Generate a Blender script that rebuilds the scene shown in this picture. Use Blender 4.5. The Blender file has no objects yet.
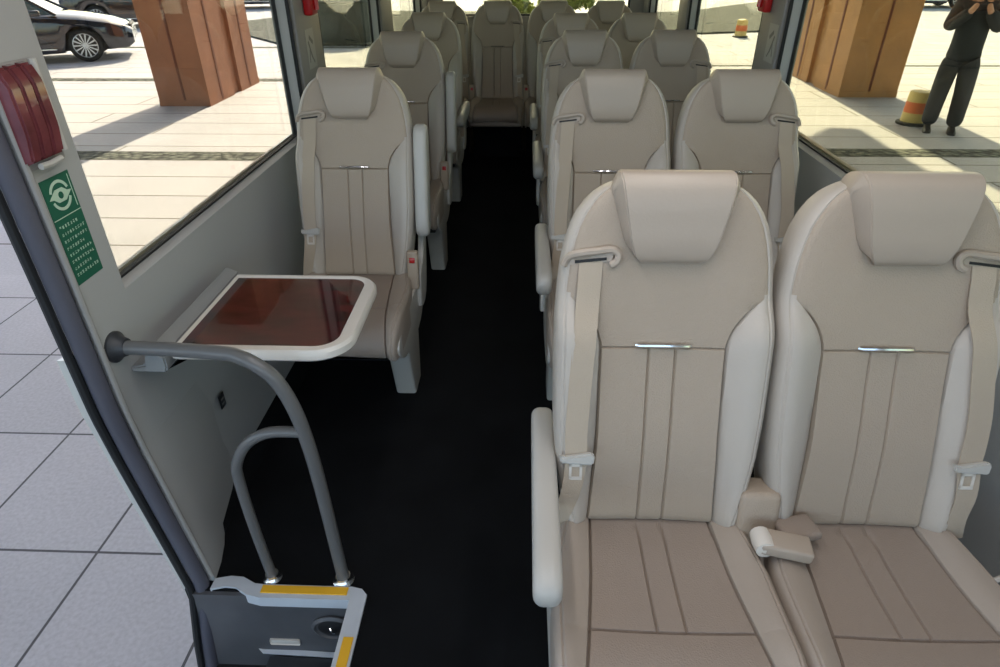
import bpy, bmesh, math, random
from mathutils import Vector, Matrix
random.seed(7)
S = bpy.context.scene
COL = S.collection

# ------------------------------------------------------------------ camera
cd = bpy.data.cameras.new('camera'); cam = bpy.data.objects.new('camera', cd); COL.objects.link(cam)
TH, PS, RL = math.radians(31.3), math.radians(2.26), math.radians(-0.3)
hv = Vector((-math.sin(PS), math.cos(PS), 0)); Rv = Vector((math.cos(PS), math.sin(PS), 0))
Fv = hv*math.cos(TH)+Vector((0, 0, -math.sin(TH))); Uv = hv*math.sin(TH)+Vector((0, 0, math.cos(TH)))
R2 = Rv*math.cos(RL)+Uv*math.sin(RL); U2 = Uv*math.cos(RL)-Rv*math.sin(RL)
M = Matrix((R2, U2, -Fv)).transposed().to_4x4(); M.translation = (0, 0, 1.5)
cam.matrix_world = M
cd.sensor_width = 36; cd.lens = 631*36/1000; cd.clip_start = .02; cd.clip_end = 400
S.camera = cam

# ------------------------------------------------------------------ light
w = bpy.data.worlds.new('sky'); S.world = w; w.use_nodes = True
nt = w.node_tree; bg = nt.nodes['Background']
sky = nt.nodes.new('ShaderNodeTexSky'); sky.sky_type = 'NISHITA'; sky.sun_disc = False
sky.sun_elevation = math.radians(38); sky.sun_rotation = 0; sky.air_density = 1.0; sky.dust_density = 2.0
nt.links.new(sky.outputs[0], bg.inputs[0]); bg.inputs[1].default_value = 0.34
sd = bpy.data.lights.new('sun', 'SUN'); sun = bpy.data.objects.new('sun', sd); COL.objects.link(sun)
sd.energy = 7.5; sd.angle = math.radians(.6); sd.color = (1, .90, .76)
sdir = Vector((-.05, -1, 0)).normalized()*math.cos(math.radians(38)) + Vector((0, 0, -math.sin(math.radians(38))))
sun.rotation_euler = sdir.to_track_quat('-Z', 'Y').to_euler(); sun.location = (0, 30, 30)
vs = S.view_settings
vs.view_transform = 'Standard'; vs.look = 'None'; vs.gamma = 1; vs.use_curve_mapping = False; vs.exposure = 0.66

# ------------------------------------------------------------------ helpers
def lin(c):
    return tuple((x/255/12.92 if x/255 <= .04045 else ((x/255+.055)/1.055)**2.4) for x in c)+(1,)

MATS = {}
def mat(name, rgb, rough=.5, metal=0, bump=0, bscale=200, var=0, vscale=8, coat=0, spec=.5, kind='noise'):
    m = bpy.data.materials.new(name); m.use_nodes = True; n = m.node_tree.nodes; l = m.node_tree.links
    b = n['Principled BSDF']; c = lin(rgb)
    b.inputs['Base Color'].default_value = c; b.inputs['Roughness'].default_value = rough
    b.inputs['Metallic'].default_value = metal; b.inputs['Specular IOR Level'].default_value = spec
    b.inputs['Coat Weight'].default_value = coat
    tc = n.new('ShaderNodeTexCoord')
    if var:
        t = n.new('ShaderNodeTexNoise'); t.inputs['Scale'].default_value = vscale; t.inputs['Detail'].default_value = 6
        l.new(tc.outputs['Object'], t.inputs['Vector'])
        r = n.new('ShaderNodeValToRGB'); r.color_ramp.elements[0].position = .3; r.color_ramp.elements[1].position = .7
        r.color_ramp.elements[0].color = tuple(x*(1-var) for x in c[:3])+(1,)
        r.color_ramp.elements[1].color = tuple(min(1, x*(1+var)) for x in c[:3])+(1,)
        l.new(t.outputs['Fac'], r.inputs['Fac']); l.new(r.outputs['Color'], b.inputs['Base Color'])
    if bump:
        if kind == 'dots':
            t = n.new('ShaderNodeTexVoronoi'); o = 'Distance'
        else:
            t = n.new('ShaderNodeTexNoise'); o = 'Fac'; t.inputs['Detail'].default_value = 4
        t.inputs['Scale'].default_value = bscale; l.new(tc.outputs['Object'], t.inputs['Vector'])
        bp = n.new('ShaderNodeBump'); bp.inputs['Strength'].default_value = bump; bp.inputs['Distance'].default_value = .002
        l.new(t.outputs[o], bp.inputs['Height']); l.new(bp.outputs['Normal'], b.inputs['Normal'])
    MATS[name] = m; return m

mat('fabric', (174, 159, 142), .55, bump=.35, bscale=330, kind='dots', spec=.35)
mat('leather', (188, 179, 168), .42, bump=.25, bscale=160, spec=.45)
mat('leather_head', (176, 162, 147), .40, bump=.2, bscale=160, spec=.45)
mat('cushion_fabric', (152, 138, 126), .45, bump=.3, bscale=330, kind='dots', spec=.4)
mat('leather_seat', (166, 154, 142), .42, bump=.25, bscale=160, spec=.45)
mat('strap', (184, 169, 150), .75, bump=.5, bscale=500)
mat('plastic', (190, 187, 180), .4, bump=.1, bscale=300)
mat('plastic_white', (220, 214, 204), .35)
mat('wall_grey', (175, 175, 173), .5, bump=.15, bscale=250)
mat('wall_panel', (146, 147, 146), .5, bump=.15, bscale=250)
mat('pillar_grey', (156, 153, 149), .5, bump=.1, bscale=250)
mat('rubber', (26, 27, 29), .6)
mat('seal', (86, 86, 96), .5, spec=.4)
mat('carpet', (21, 22, 24), .95, bump=.9, bscale=700, var=.25, vscale=5, spec=.15)
mat('dark_plastic', (30, 31, 33), .4)
mat('step_dark', (84, 85, 88), .45, var=.15)
mat('trim_grey', (196, 202, 208), .35, var=.05)
mat('yellow', (236, 180, 40), .5)
mat('chrome', (230, 230, 230), .18, 1)
mat('rail', (100, 100, 99), .34, .0, bump=.1, bscale=300, spec=.6)
mat('rail_dark', (52, 54, 58), .45)
mat('red', (190, 22, 26), .3, coat=.5)
mat('red_clear', (116, 58, 62), .22, coat=.8, var=.3, vscale=20)
mat('green', (34, 98, 76), .5, spec=.3)
mat('pale_green', (190, 214, 190), .5)
mat('sticker', (176, 176, 172), .5)
mat('sticker_ink', (120, 120, 118), .5)
mat('granite', (196, 192, 184), .8)
mat('column_wood', (150, 96, 66), .65, var=.12, vscale=3, bump=.2, bscale=20)
mat('column_wood_lit', (172, 124, 74), .65, var=.12, vscale=3, bump=.2, bscale=20)  # same cladding as the left column, lit yellow tone put into its colour
mat('column_groove', (108, 58, 40), .8)
mat('concrete', (160, 156, 150), .85, var=.08)
mat('car_navy', (22, 27, 42), .12, .3, coat=1)
mat('car_black', (28, 18, 26), .15, .2, coat=1)
mat('car_glass', (70, 96, 104), .05, spec=1, coat=1)
mat('tyre', (22, 22, 24), .8)
mat('alloy', (205, 208, 212), .3, .7)
mat('lamp_glass', (180, 190, 196), .1, coat=1)
mat('jacket', (34, 40, 46), .85, bump=.4, bscale=60, var=.15, vscale=14)
mat('trousers', (48, 50, 54), .85, bump=.4, bscale=50, var=.12, vscale=10)
mat('skin', (196, 148, 122), .5)
mat('hair', (24, 20, 18), .6)
mat('shoe', (20, 20, 22), .5)
mat('phone', (14, 14, 16), .15, coat=1)
mat('drum_yellow', (222, 196, 120), .5, var=.08)
mat('drum_orange', (224, 110, 48), .5)
mat('planter', (74, 80, 78), .8, var=.3, vscale=6)
mat('soil', (58, 50, 40), .95)
mat('leaf', (150, 160, 90), .7, var=.4, vscale=5)
mat('bark', (80, 62, 48), .9)
mat('body_paint', (214, 212, 204), .3, coat=.5)

def wood():
    m = mat('table_wood', (74, 20, 18), .10, coat=1); n = m.node_tree.nodes; l = m.node_tree.links; b = n['Principled BSDF']
    tc = n.new('ShaderNodeTexCoord'); mp = n.new('ShaderNodeMapping'); mp.inputs['Scale'].default_value = (3, 11, 3)
    mp.inputs['Rotation'].default_value = (0, 0, math.radians(-15))
    no = n.new('ShaderNodeTexNoise'); no.inputs['Scale'].default_value = 3; no.inputs['Detail'].default_value = 8; no.inputs['Distortion'].default_value = .8
    r = n.new('ShaderNodeValToRGB'); e = r.color_ramp.elements
    e[0].position = .35; e[0].color = lin((34, 12, 14)); e[1].position = .62; e[1].color = lin((88, 26, 26))
    l.new(tc.outputs['Object'], mp.inputs['Vector']); l.new(mp.outputs[0], no.inputs['Vector'])
    l.new(no.outputs['Fac'], r.inputs['Fac']); l.new(r.outputs['Color'], b.inputs['Base Color'])
wood()

def paving(nm, bw, rh, ofs, mort, mc):
    m = mat(nm, (190, 190, 192), .75); n = m.node_tree.nodes; l = m.node_tree.links; b = n['Principled BSDF']
    tc = n.new('ShaderNodeTexCoord'); mp = n.new('ShaderNodeMapping'); mp.inputs['Location'].default_value = (1.72, -1.68, 0)
    br = n.new('ShaderNodeTexBrick'); br.offset = ofs; br.inputs['Scale'].default_value = 1
    br.inputs['Brick Width'].default_value = bw; br.inputs['Row Height'].default_value = rh
    br.inputs['Mortar Size'].default_value = mort; br.inputs['Mortar Smooth'].default_value = .1
    br.inputs['Color1'].default_value = lin((206, 205, 211)); br.inputs['Color2'].default_value = lin((199, 199, 205))
    br.inputs['Mortar'].default_value = lin(mc)
    no = n.new('ShaderNodeTexNoise'); no.inputs['Scale'].default_value = 60; no.inputs['Detail'].default_value = 8
    n2 = n.new('ShaderNodeTexNoise'); n2.inputs['Scale'].default_value = 1.3; n2.inputs['Detail'].default_value = 5
    mx = n.new('ShaderNodeMixRGB'); mx.blend_type = 'MULTIPLY'; mx.inputs['Fac'].default_value = .35
    m2 = n.new('ShaderNodeMixRGB'); m2.blend_type = 'MULTIPLY'; m2.inputs['Fac'].default_value = .25
    rr = n.new('ShaderNodeValToRGB'); rr.color_ramp.elements[0].position = .3; rr.color_ramp.elements[0].color = (.5, .5, .5, 1); rr.color_ramp.elements[1].position = .65
    l.new(tc.outputs['Object'], mp.inputs['Vector']); l.new(mp.outputs[0], br.inputs['Vector'])
    l.new(tc.outputs['Object'], no.inputs['Vector']); l.new(tc.outputs['Object'], n2.inputs['Vector'])
    l.new(no.outputs['Fac'], rr.inputs['Fac'])
    l.new(br.outputs['Color'], mx.inputs[1]); l.new(rr.outputs['Color'], mx.inputs[2])
    l.new(mx.outputs[0], m2.inputs[1]); l.new(n2.outputs['Fac'], m2.inputs[2]); l.new(m2.outputs[0], b.inputs['Base Color'])
paving('paving', .575, .72, 0, .006, (92, 92, 96)); paving('paving_far', 3.3, .62, .37, .012, (112, 108, 100))

def gravel():
    m = mat('gravel', (150, 148, 140), .9); n = m.node_tree.nodes; l = m.node_tree.links; b = n['Principled BSDF']
    tc = n.new('ShaderNodeTexCoord'); v = n.new('ShaderNodeTexVoronoi'); v.inputs['Scale'].default_value = 11
    r = n.new('ShaderNodeValToRGB'); e = r.color_ramp.elements
    e[0].color = lin((128, 132, 120)); e[1].position = .7; e[1].color = lin((34, 40, 36))
    bp = n.new('ShaderNodeBump'); bp.invert = True; bp.inputs['Distance'].default_value = .05; bp.inputs['Strength'].default_value = .8
    l.new(tc.outputs['Object'], v.inputs['Vector']); l.new(v.outputs['Distance'], r.inputs['Fac'])
    l.new(r.outputs['Color'], b.inputs['Base Color']); l.new(v.outputs['Distance'], bp.inputs['Height']); l.new(bp.outputs['Normal'], b.inputs['Normal'])
gravel()

def glass(name, tint):
    tint = tuple(math.sqrt(x) for x in tint[:3])+(1,)
    m = bpy.data.materials.new(name); m.use_nodes = True; n = m.node_tree.nodes; l = m.node_tree.links
    n.remove(n['Principled BSDF']); o = n['Material Output']
    t = n.new('ShaderNodeBsdfTransparent'); t.inputs[0].default_value = tint
    g = n.new('ShaderNodeBsdfGlossy'); g.inputs['Roughness'].default_value = .02
    lw = n.new('ShaderNodeLayerWeight'); pw = n.new('ShaderNodeMath'); pw.operation = 'POWER'; pw.inputs[1].default_value = 4
    f = n.new('ShaderNodeMath'); f.operation = 'MULTIPLY_ADD'; f.inputs[1].default_value = .5; f.inputs[2].default_value = .03; f.use_clamp = True
    l.new(lw.outputs['Facing'], pw.inputs[0]); l.new(pw.outputs[0], f.inputs[0])
    mx = n.new('ShaderNodeMixShader'); l.new(f.outputs[0], mx.inputs[0]); l.new(t.outputs[0], mx.inputs[1]); l.new(g.outputs[0], mx.inputs[2])
    l.new(mx.outputs[0], o.inputs['Surface']); MATS[name] = m
glass('glass_left', (.62, .60, .50, 1)); glass('glass_green', (.56, .55, .37, 1))

def obj(name, bm, ms, parent=None, smooth=True, kind=None, label=None, cat=None, group=None):
    bm.normal_update()
    me = bpy.data.meshes.new(name); bm.to_mesh(me); bm.free()
    for m in (ms if isinstance(ms, (list, tuple)) else [ms]): me.materials.append(MATS[m])
    if smooth:
        for p in me.polygons: p.use_smooth = True
        try: me.set_sharp_from_angle(angle=math.radians(38))
        except Exception: pass
    o = bpy.data.objects.new(name, me); COL.objects.link(o)
    if parent: o.parent = parent
    return tag(o, label, cat, group, kind)

def tag(o, label=None, cat=None, group=None, kind=None):
    if label: o['label'] = label
    if cat: o['category'] = cat
    if group: o['group'] = group
    if kind: o['kind'] = kind
    return o

def thing(name, loc, label, cat, group=None, rz=0):
    o = bpy.data.objects.new(name, None); COL.objects.link(o); o.location = loc; o.rotation_euler = (0, 0, rz)
    o.empty_display_size = .1
    return tag(o, label, cat, group)

def copy_thing(root, loc, label, group=None, rz=None):
    r = root.copy(); COL.objects.link(r); r.location = loc
    if rz is not None: r.rotation_euler = (0, 0, rz)
    r['label'] = label
    if group: r['group'] = group
    def rec(a, b):
        for ch in list(a.children):
            c = ch.copy(); COL.objects.link(c); c.parent = b; rec(ch, c)
    rec(root, r); return r

def box(bm, lo, hi, bev=0, seg=2, mi=0, mtx=None):
    c = [(a+b)/2 for a, b in zip(lo, hi)]; s = [abs(b-a) for a, b in zip(lo, hi)]
    g = bmesh.ops.create_cube(bm, size=1); vs_ = g['verts']
    for v in vs_: v.co = Vector((v.co.x*s[0]+c[0], v.co.y*s[1]+c[1], v.co.z*s[2]+c[2]))
    fs = set(f for v in vs_ for f in v.link_faces)
    if bev:
        es = list({e for v in vs_ for e in v.link_edges})
        r = bmesh.ops.bevel(bm, geom=es, offset=bev, segments=seg, profile=.5, affect='EDGES')
        fs = set(r['faces']) | {f for f in fs if f.is_valid}
        vs_ = list({v for f in fs for v in f.verts})
    for f in fs: f.material_index = mi
    if mtx: bmesh.ops.transform(bm, matrix=mtx, verts=vs_)
    return vs_

def prism(bm, pts, fn, d0, d1, mi=0):
    """polygon pts (a,b) extruded from depth d0 to d1; fn(a,b,d)->xyz"""
    A = [bm.verts.new(fn(a, b, d0)) for a, b in pts]; B = [bm.verts.new(fn(a, b, d1)) for a, b in pts]
    fs = [bm.faces.new(A), bm.faces.new(B[::-1])]
    n = len(pts)
    for i in range(n): fs.append(bm.faces.new((A[i], B[i], B[(i+1) % n], A[(i+1) % n])))
    for f in fs: f.material_index = mi
    bmesh.ops.recalc_face_normals(bm, faces=fs)
    return fs

def rprism(bm, pts, fn, d0, d1, r, mi=0, seg=4):
    """prism whose rim is rounded over by radius r"""
    n = len(pts); ar = sum(pts[i][0]*pts[(i+1) % n][1]-pts[(i+1) % n][0]*pts[i][1] for i in range(n))
    sg = 1 if ar > 0 else -1; nr = []
    for i in range(n):
        a = Vector(pts[i-1]); b = Vector(pts[i]); c = Vector(pts[(i+1) % n])
        e1 = (b-a).normalized(); e2 = (c-b).normalized(); m_ = Vector((-(e1.y+e2.y), e1.x+e2.x))*sg
        m_ = m_.normalized() if m_.length > 1e-6 else Vector((-e1.y, e1.x))*sg
        nr.append(m_)
    if d1 < d0: d0, d1 = d1, d0
    r = min(r, (d1-d0)*.5)
    lv = [(d0+r*(1-math.sin(math.pi/2*k/seg)), r*(1-math.cos(math.pi/2*k/seg))) for k in range(seg, -1, -1)]
    lv += [(d1-r*(1-math.sin(math.pi/2*k/seg)), r*(1-math.cos(math.pi/2*k/seg))) for k in range(seg+1)]
    rings = [[bm.verts.new(fn(p[0]+q.x*o, p[1]+q.y*o, d)) for p, q in zip(pts, nr)] for d, o in lv]
    fs = []
    for A, B in zip(rings, rings[1:]):
        for i in range(n): fs.append(bm.faces.new((A[i], A[(i+1) % n], B[(i+1) % n], B[i])))
    fs += [bm.faces.new(rings[0][::-1]), bm.faces.new(rings[-1])]
    for f in fs: f.material_index = mi
    bmesh.ops.recalc_face_normals(bm, faces=fs)

def smooth_poly(pts, n=4):
    P_ = [Vector(p) for p in pts]; m = len(P_); out = []
    for i in range(m):
        p0, p1, p2, p3 = P_[i-1], P_[i], P_[(i+1) % m], P_[(i+2) % m]
        for k in range(n):
            t = k/n; v = .5*((2*p1)+(p2-p0)*t+(2*p0-5*p1+4*p2-p3)*t*t+(3*p1-p0-3*p2+p3)*t**3); out.append((v.x, v.y))
    return out

def spline(pts, n):
    """Catmull-Rom through pts, n samples per span"""
    P_ = [Vector(p) for p in pts]; out = []
    for i in range(len(P_)-1):
        p0 = P_[max(i-1, 0)]; p1 = P_[i]; p2 = P_[i+1]; p3 = P_[min(i+2, len(P_)-1)]
        for k in range(n):
            t = k/n
            out.append(.5*((2*p1)+(p2-p0)*t+(2*p0-5*p1+4*p2-p3)*t*t+(3*p1-p0-3*p2+p3)*t**3))
    out.append(P_[-1]); return out

def tube(bm, path, r, seg=10, mi=0, cap=True, ref=None):
    path = [Vector(p) for p in path]; n = len(path); rings = []; prev = None
    for i, p in enumerate(path):
        d = (path[min(i+1, n-1)]-path[max(i-1, 0)]).normalized()
        if prev is None:
            a = Vector((0, 0, 1)) if abs(d.z) < .9 else Vector((1, 0, 0))
            x = d.cross(a).normalized()
        else: x = (prev-d*prev.dot(d)).normalized()
        prev = x; y = d.cross(x)
        rr = r(i/(n-1)) if callable(r) else r
        rings.append([bm.verts.new(p+(x*math.cos(2*math.pi*k/seg)+y*math.sin(2*math.pi*k/seg))*rr) for k in range(seg)])
    for i in range(n-1):
        for k in range(seg):
            bm.faces.new((rings[i][k], rings[i][(k+1) % seg], rings[i+1][(k+1) % seg], rings[i+1][k])).material_index = mi
    if cap:
        bm.faces.new(rings[0][::-1]).material_index = mi; bm.faces.new(rings[-1]).material_index = mi

def ribbon(bm, path, wvec, width, thick, mi=0):
    """flat strap: path points, constant width direction"""
    path = [Vector(p) for p in path]; wv = Vector(wvec).normalized(); n = len(path); rows = []
    for i, p in enumerate(path):
        d = (path[min(i+1, n-1)]-path[max(i-1, 0)]).normalized(); nn = d.cross(wv).normalized()
        ww = width(i/(n-1)) if callable(width) else width
        rows.append([bm.verts.new(p+wv*ww/2*a+nn*thick/2*b) for a, b in ((-1, 1), (1, 1), (1, -1), (-1, -1))])
    fs = []
    for i in range(n-1):
        for k in range(4): fs.append(bm.faces.new((rows[i][k], rows[i][(k+1) % 4], rows[i+1][(k+1) % 4], rows[i+1][k])))
    fs += [bm.faces.new(rows[0][::-1]), bm.faces.new(rows[-1])]
    for f in fs: f.material_index = mi
    bmesh.ops.recalc_face_normals(bm, faces=fs)

def lathe(bm, prof, c=(0, 0, 0), seg=24, mi=0, sx=1, sy=1, axis='z'):
    rings = []
    for r, z in prof:
        ring = []
        for k in range(seg):
            a = 2*math.pi*k/seg; x, y = r*math.cos(a)*sx, r*math.sin(a)*sy
            v = (x, y, z) if axis == 'z' else ((z, x, y) if axis == 'x' else (x, z, y))
            ring.append(bm.verts.new(Vector(v)+Vector(c)))
        rings.append(ring)
    fs = []
    for i in range(len(prof)-1):
        for k in range(seg):
            fs.append(bm.faces.new((rings[i][k], rings[i][(k+1) % seg], rings[i+1][(k+1) % seg], rings[i+1][k])))
    fs.append(bm.faces.new(rings[0][::-1])); fs.append(bm.faces.new(rings[-1]))
    for f in fs: f.material_index = mi
    bmesh.ops.recalc_face_normals(bm, faces=fs)

def interp(tab, t):
    if t <= tab[0][0]: return tab[0][1]
    for (a, x), (b, y) in zip(tab, tab[1:]):
        if t <= b:
            u = (t-a)/(b-a); return x+(y-x)*u
    return tab[-1][1]
def sm(x): x = max(0, min(1, x)); return x*x*(3-2*x)

XL, XR, Y0, Y1, ZT = -.92, 1.08, -.75, 6.55, 1.98
ZG = -.60

# ------------------------------------------------------------------ ground and surroundings
bm = bmesh.new(); box(bm, (-70, -30, ZG-.3), (70, 4.2, ZG)); obj('ground_paving', bm, 'paving', smooth=False, kind='structure')
bm = bmesh.new(); box(bm, (-70, 4.2, ZG-.3), (70, 110, ZG)); obj('ground_paving', bm, 'paving_far', smooth=False, kind='structure')
def strip(x0, x1, y, wd, n, kind='structure'):
    bm = bmesh.new(); box(bm, (x0, y-wd/2, ZG-.02), (x1, y+wd/2, ZG+.004)); obj('trim_%d' % n, bm, 'gravel', smooth=False, kind='structure')
strip(-30, -1.2, 7.45, .34, 1); strip(1.4, 30, 7.75, .34, 2); strip(-30, -1.2, 12.6, .30, 3); strip(3, 30, 14.4, .16, 4); strip(-30, -1.2, 17.3, .26, 5)
def bed(pts, name, label):
    bm = bmesh.new(); prism(bm, pts, lambda a, b, d: (a, b, d), ZG-.02, ZG+.05)
    obj(name, bm, 'gravel', smooth=False, kind='stuff', label=label, cat='gravel')
bed([(-10.2, 22.5), (-8.5, 20.3), (-6.6, 18.0), (-5.3, 17.6), (-1.6, 17.4), (-1.0, 27.5), (-6.0, 28.0), (-9.0, 25.5)], 'gravel_bed', 'grey pebble bed in the paving outside the left windows')
bed([(1.5, 19.6), (4.9, 20.1), (7.6, 20.9), (10.8, 22.4), (10.9, 33.0), (6.2, 27.5), (1.5, 26.0)], 'gravel_bed', 'grey pebble bed in the paving outside the right windows, behind the far warning drum')

def column(x0, x1, y0, d, label, cm='column_wood'):
    cx, cy, hw, hd, H = (x0+x1)/2, y0+d/2, (x1-x0)/2, d/2, 6.6
    t = thing('column', (cx, cy, ZG), label, 'column')
    bm = bmesh.new(); fl = .0
    # notched plan: wide pilaster in front, narrower ones behind, dark reveals between
    plan = [(-hw, -hd), (hw, -hd), (hw, -hd*.1), (hw*.86, -hd*.1), (hw*.86, hd*.2), (hw, hd*.2), (hw, hd),
            (-hw, hd), (-hw, hd*.2), (-hw*.86, hd*.2), (-hw*.86, -hd*.1), (-hw, -hd*.1)]
    prism(bm, plan, lambda a, b, z: (a*(1+.035*z/H), b*(1+.035*z/H), z), .02, H)
    obj('shaft', bm, cm, t, smooth=False)
    bm = bmesh.new()
    def reveal(a, b, dx, dy):
        A = Vector((a*1.0, b*1.0, .03)); B = Vector((a*1.035, b*1.035, H-.01))
        vs0 = []
        for P_ in (A, B):
            vs0.append([bm.verts.new(P_+Vector((sx*dx, sy*dy, 0))) for sx, sy in ((-1, -1), (1, -1), (1, 1), (-1, 1))])
        for k in range(4): bm.faces.new((vs0[0][k], vs0[0][(k+1) % 4], vs0[1][(k+1) % 4], vs0[1][k]))
        bm.faces.new(vs0[0][::-1]); bm.faces.new(vs0[1])
    reveal(hw*.02, -hd, .018, .008)
    for sx in (-1, 1):
        reveal(sx*hw, -hd*.55, .008, .03); reveal(sx*hw, hd*.6, .008, .03)
    reveal(hw*.02, hd, .018, .008)
    obj('reveal_strips', bm, 'column_groove', t, smooth=False)
    bm = bmesh.new(); prism(bm, [(a*1.01, b*1.01) for a, b in plan], lambda a, b, z: (a, b, z), 0, .09)
    obj('plinth', bm, cm, t, smooth=False)
column(-5.78, -4.97, 10.25, 2.1, 'reddish-brown panelled column outside the left window, beside the navy car')
column(5.15, 6.08, 11.1, 2.3, 'brown panelled column coloured as if lit outside the right window, beside the standing person', 'column_wood_lit')

# porch roof carried by the columns; unseen, its outline shaped to cast the shade on the paving
HC = 6.6; sh = HC/math.tan(math.radians(38))
bm = bmesh.new()
zc = ZG+HC; ox, oy = .05*sh, sh
def cpoly(pts, z0, z1):
    prism(bm, [(a+ox, b+oy) for a, b in pts], lambda a, b, d: (a, b, d), z0, z1)
cpoly([(-14, -22), (14, -22), (14, 3.2), (4.45, 3.2), (4.45, 7.6), (4.55, 8.95), (4.15, 9.0), (3.3, 8.0), (-.6, 7.4), (-.6, 3.9), (-3.15, 3.9), (-3.35, 4.3), (-4.4, 5.4), (-5.2, 6.2), (-14, 6.2)], zc, zc+.5)
obj('ceiling_porch', bm, 'concrete', smooth=False, kind='structure')

# ---- warning drums
def drum(x, y, label):
    t = thing('warning_drum', (x, y, ZG), label, 'warning drum', 'warning drums on the paving')
    bm = bmesh.new(); lathe(bm, [(.205, 0), (.21, .012), (.205, .03), (.165, .04)], seg=20); obj('base', bm, 'rubber', t)
    bm = bmesh.new(); lathe(bm, [(.16, .04), (.152, .16)], seg=20); obj('drum_body', bm, 'drum_yellow', t)
    bm = bmesh.new(); lathe(bm, [(.147, .30), (.143, .40), (.13, .43), (.06, .445)], seg=20); obj('drum_top', bm, 'drum_yellow', t)
    bm = bmesh.new(); lathe(bm, [(.154, .16), (.148, .30)], seg=20); obj('orange_band', bm, 'drum_orange', t)
drum(5.40, 9.25, 'yellow and orange warning drum at the feet of the standing person')
drum(5.95, 19.5, 'small far yellow and orange warning drum in front of the right pebble bed')

# ---- round stone planter and shrubs
t = thing('stone_planter', (-4.75, 18.4, ZG+.05), 'dark round stone planter on the pebble bed outside the second left window', 'planter')
bm = bmesh.new(); lathe(bm, [(.78, 0), (.8, .05), (.74, .9), (.80, .93), (.80, 1.02), (.70, 1.02), (.68, .96)], seg=32); obj('pot', bm, 'planter', t)
bm = bmesh.new(); lathe(bm, [(.69, .94), (.5, .99), (.01, 1.0)], seg=24); obj('soil', bm, 'soil', t)

def shrub(x, y, r, h, label):
    t = thing('shrub', (x, y, ZG), label, 'shrub', 'shrubs behind the bus')
    bm = bmesh.new()
    for k in range(1400):
        a = random.uniform(0, 2*math.pi); el = math.asin(random.uniform(-.3, 1)); rr = r*random.uniform(.72, 1.05)
        c = Vector((rr*math.cos(el)*math.cos(a), rr*math.cos(el)*math.sin(a), h*.55+h*.45*math.sin(el)*random.uniform(.8, 1.05)))
        d1 = Vector([random.uniform(-1, 1) for _ in range(3)]).normalized(); d2 = d1.cross(Vector((.3, .5, .8))).normalized()
        s = .11
        vs_ = [bm.verts.new(c+d1*s*p+d2*s*.5*q) for p, q in ((-1, 0), (0, 1), (1, 0), (0, -1))]; bm.faces.new(vs_)
    obj('foliage', bm, 'leaf', t, smooth=False)
    bm = bmesh.new()
    for k in range(6):
        a = k*1.05; tube(bm, [(0, 0, 0), (.1*math.cos(a), .1*math.sin(a), h*.4), (.5*r*math.cos(a), .5*r*math.sin(a), h*.8)], .03, 5)
    obj('stem', bm, 'bark', t)
shrub(-.5, 19.5, .8, 1.0, 'yellow-green shrub seen through the rear window beside the middle rear seat')
shrub(1.3, 23.5, .9, 1.1, 'yellow-green shrub seen through the rear window above the right rear seats')

# ---- cars
def wheel_bm():
    bm = bmesh.new(); lathe(bm, [(.20, -.10), (.30, -.11), (.335, -.08), (.335, .08), (.30, .11), (.20, .10)], seg=32, axis='y'); return bm
def rim_bm(side):
    bm = bmesh.new()
    s = side
    lathe(bm, [(.225, .06*s), (.245, .108*s), (.232, .112*s), (.222, .085*s)], seg=32, axis='y')
    lathe(bm, [(.05, .06*s), (.055, .10*s), (.03, .112*s), (.001, .113*s)], seg=16, axis='y')
    for k in range(14):
        a = 2*math.pi*k/14; d = Vector((math.cos(a), 0, math.sin(a))); p = Vector((-math.sin(a), 0, math.cos(a)))
        v = [bm.verts.new(d*r_+p*w_*q+Vector((0, y_*s, 0))) for y_ in (.108, .08) for r_, w_, q in ((.045, .008, -1), (.235, .017, -1), (.235, .017, 1), (.045, .008, 1))]
        fs = [bm.faces.new(v[0:4]), bm.faces.new(v[4:8][::-1])]
        for i in range(4): fs.append(bm.faces.new((v[i], v[4+i], v[4+(i+1) % 4], v[(i+1) % 4])))
        bmesh.ops.recalc_face_normals(bm, faces=fs)
    return bm
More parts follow.
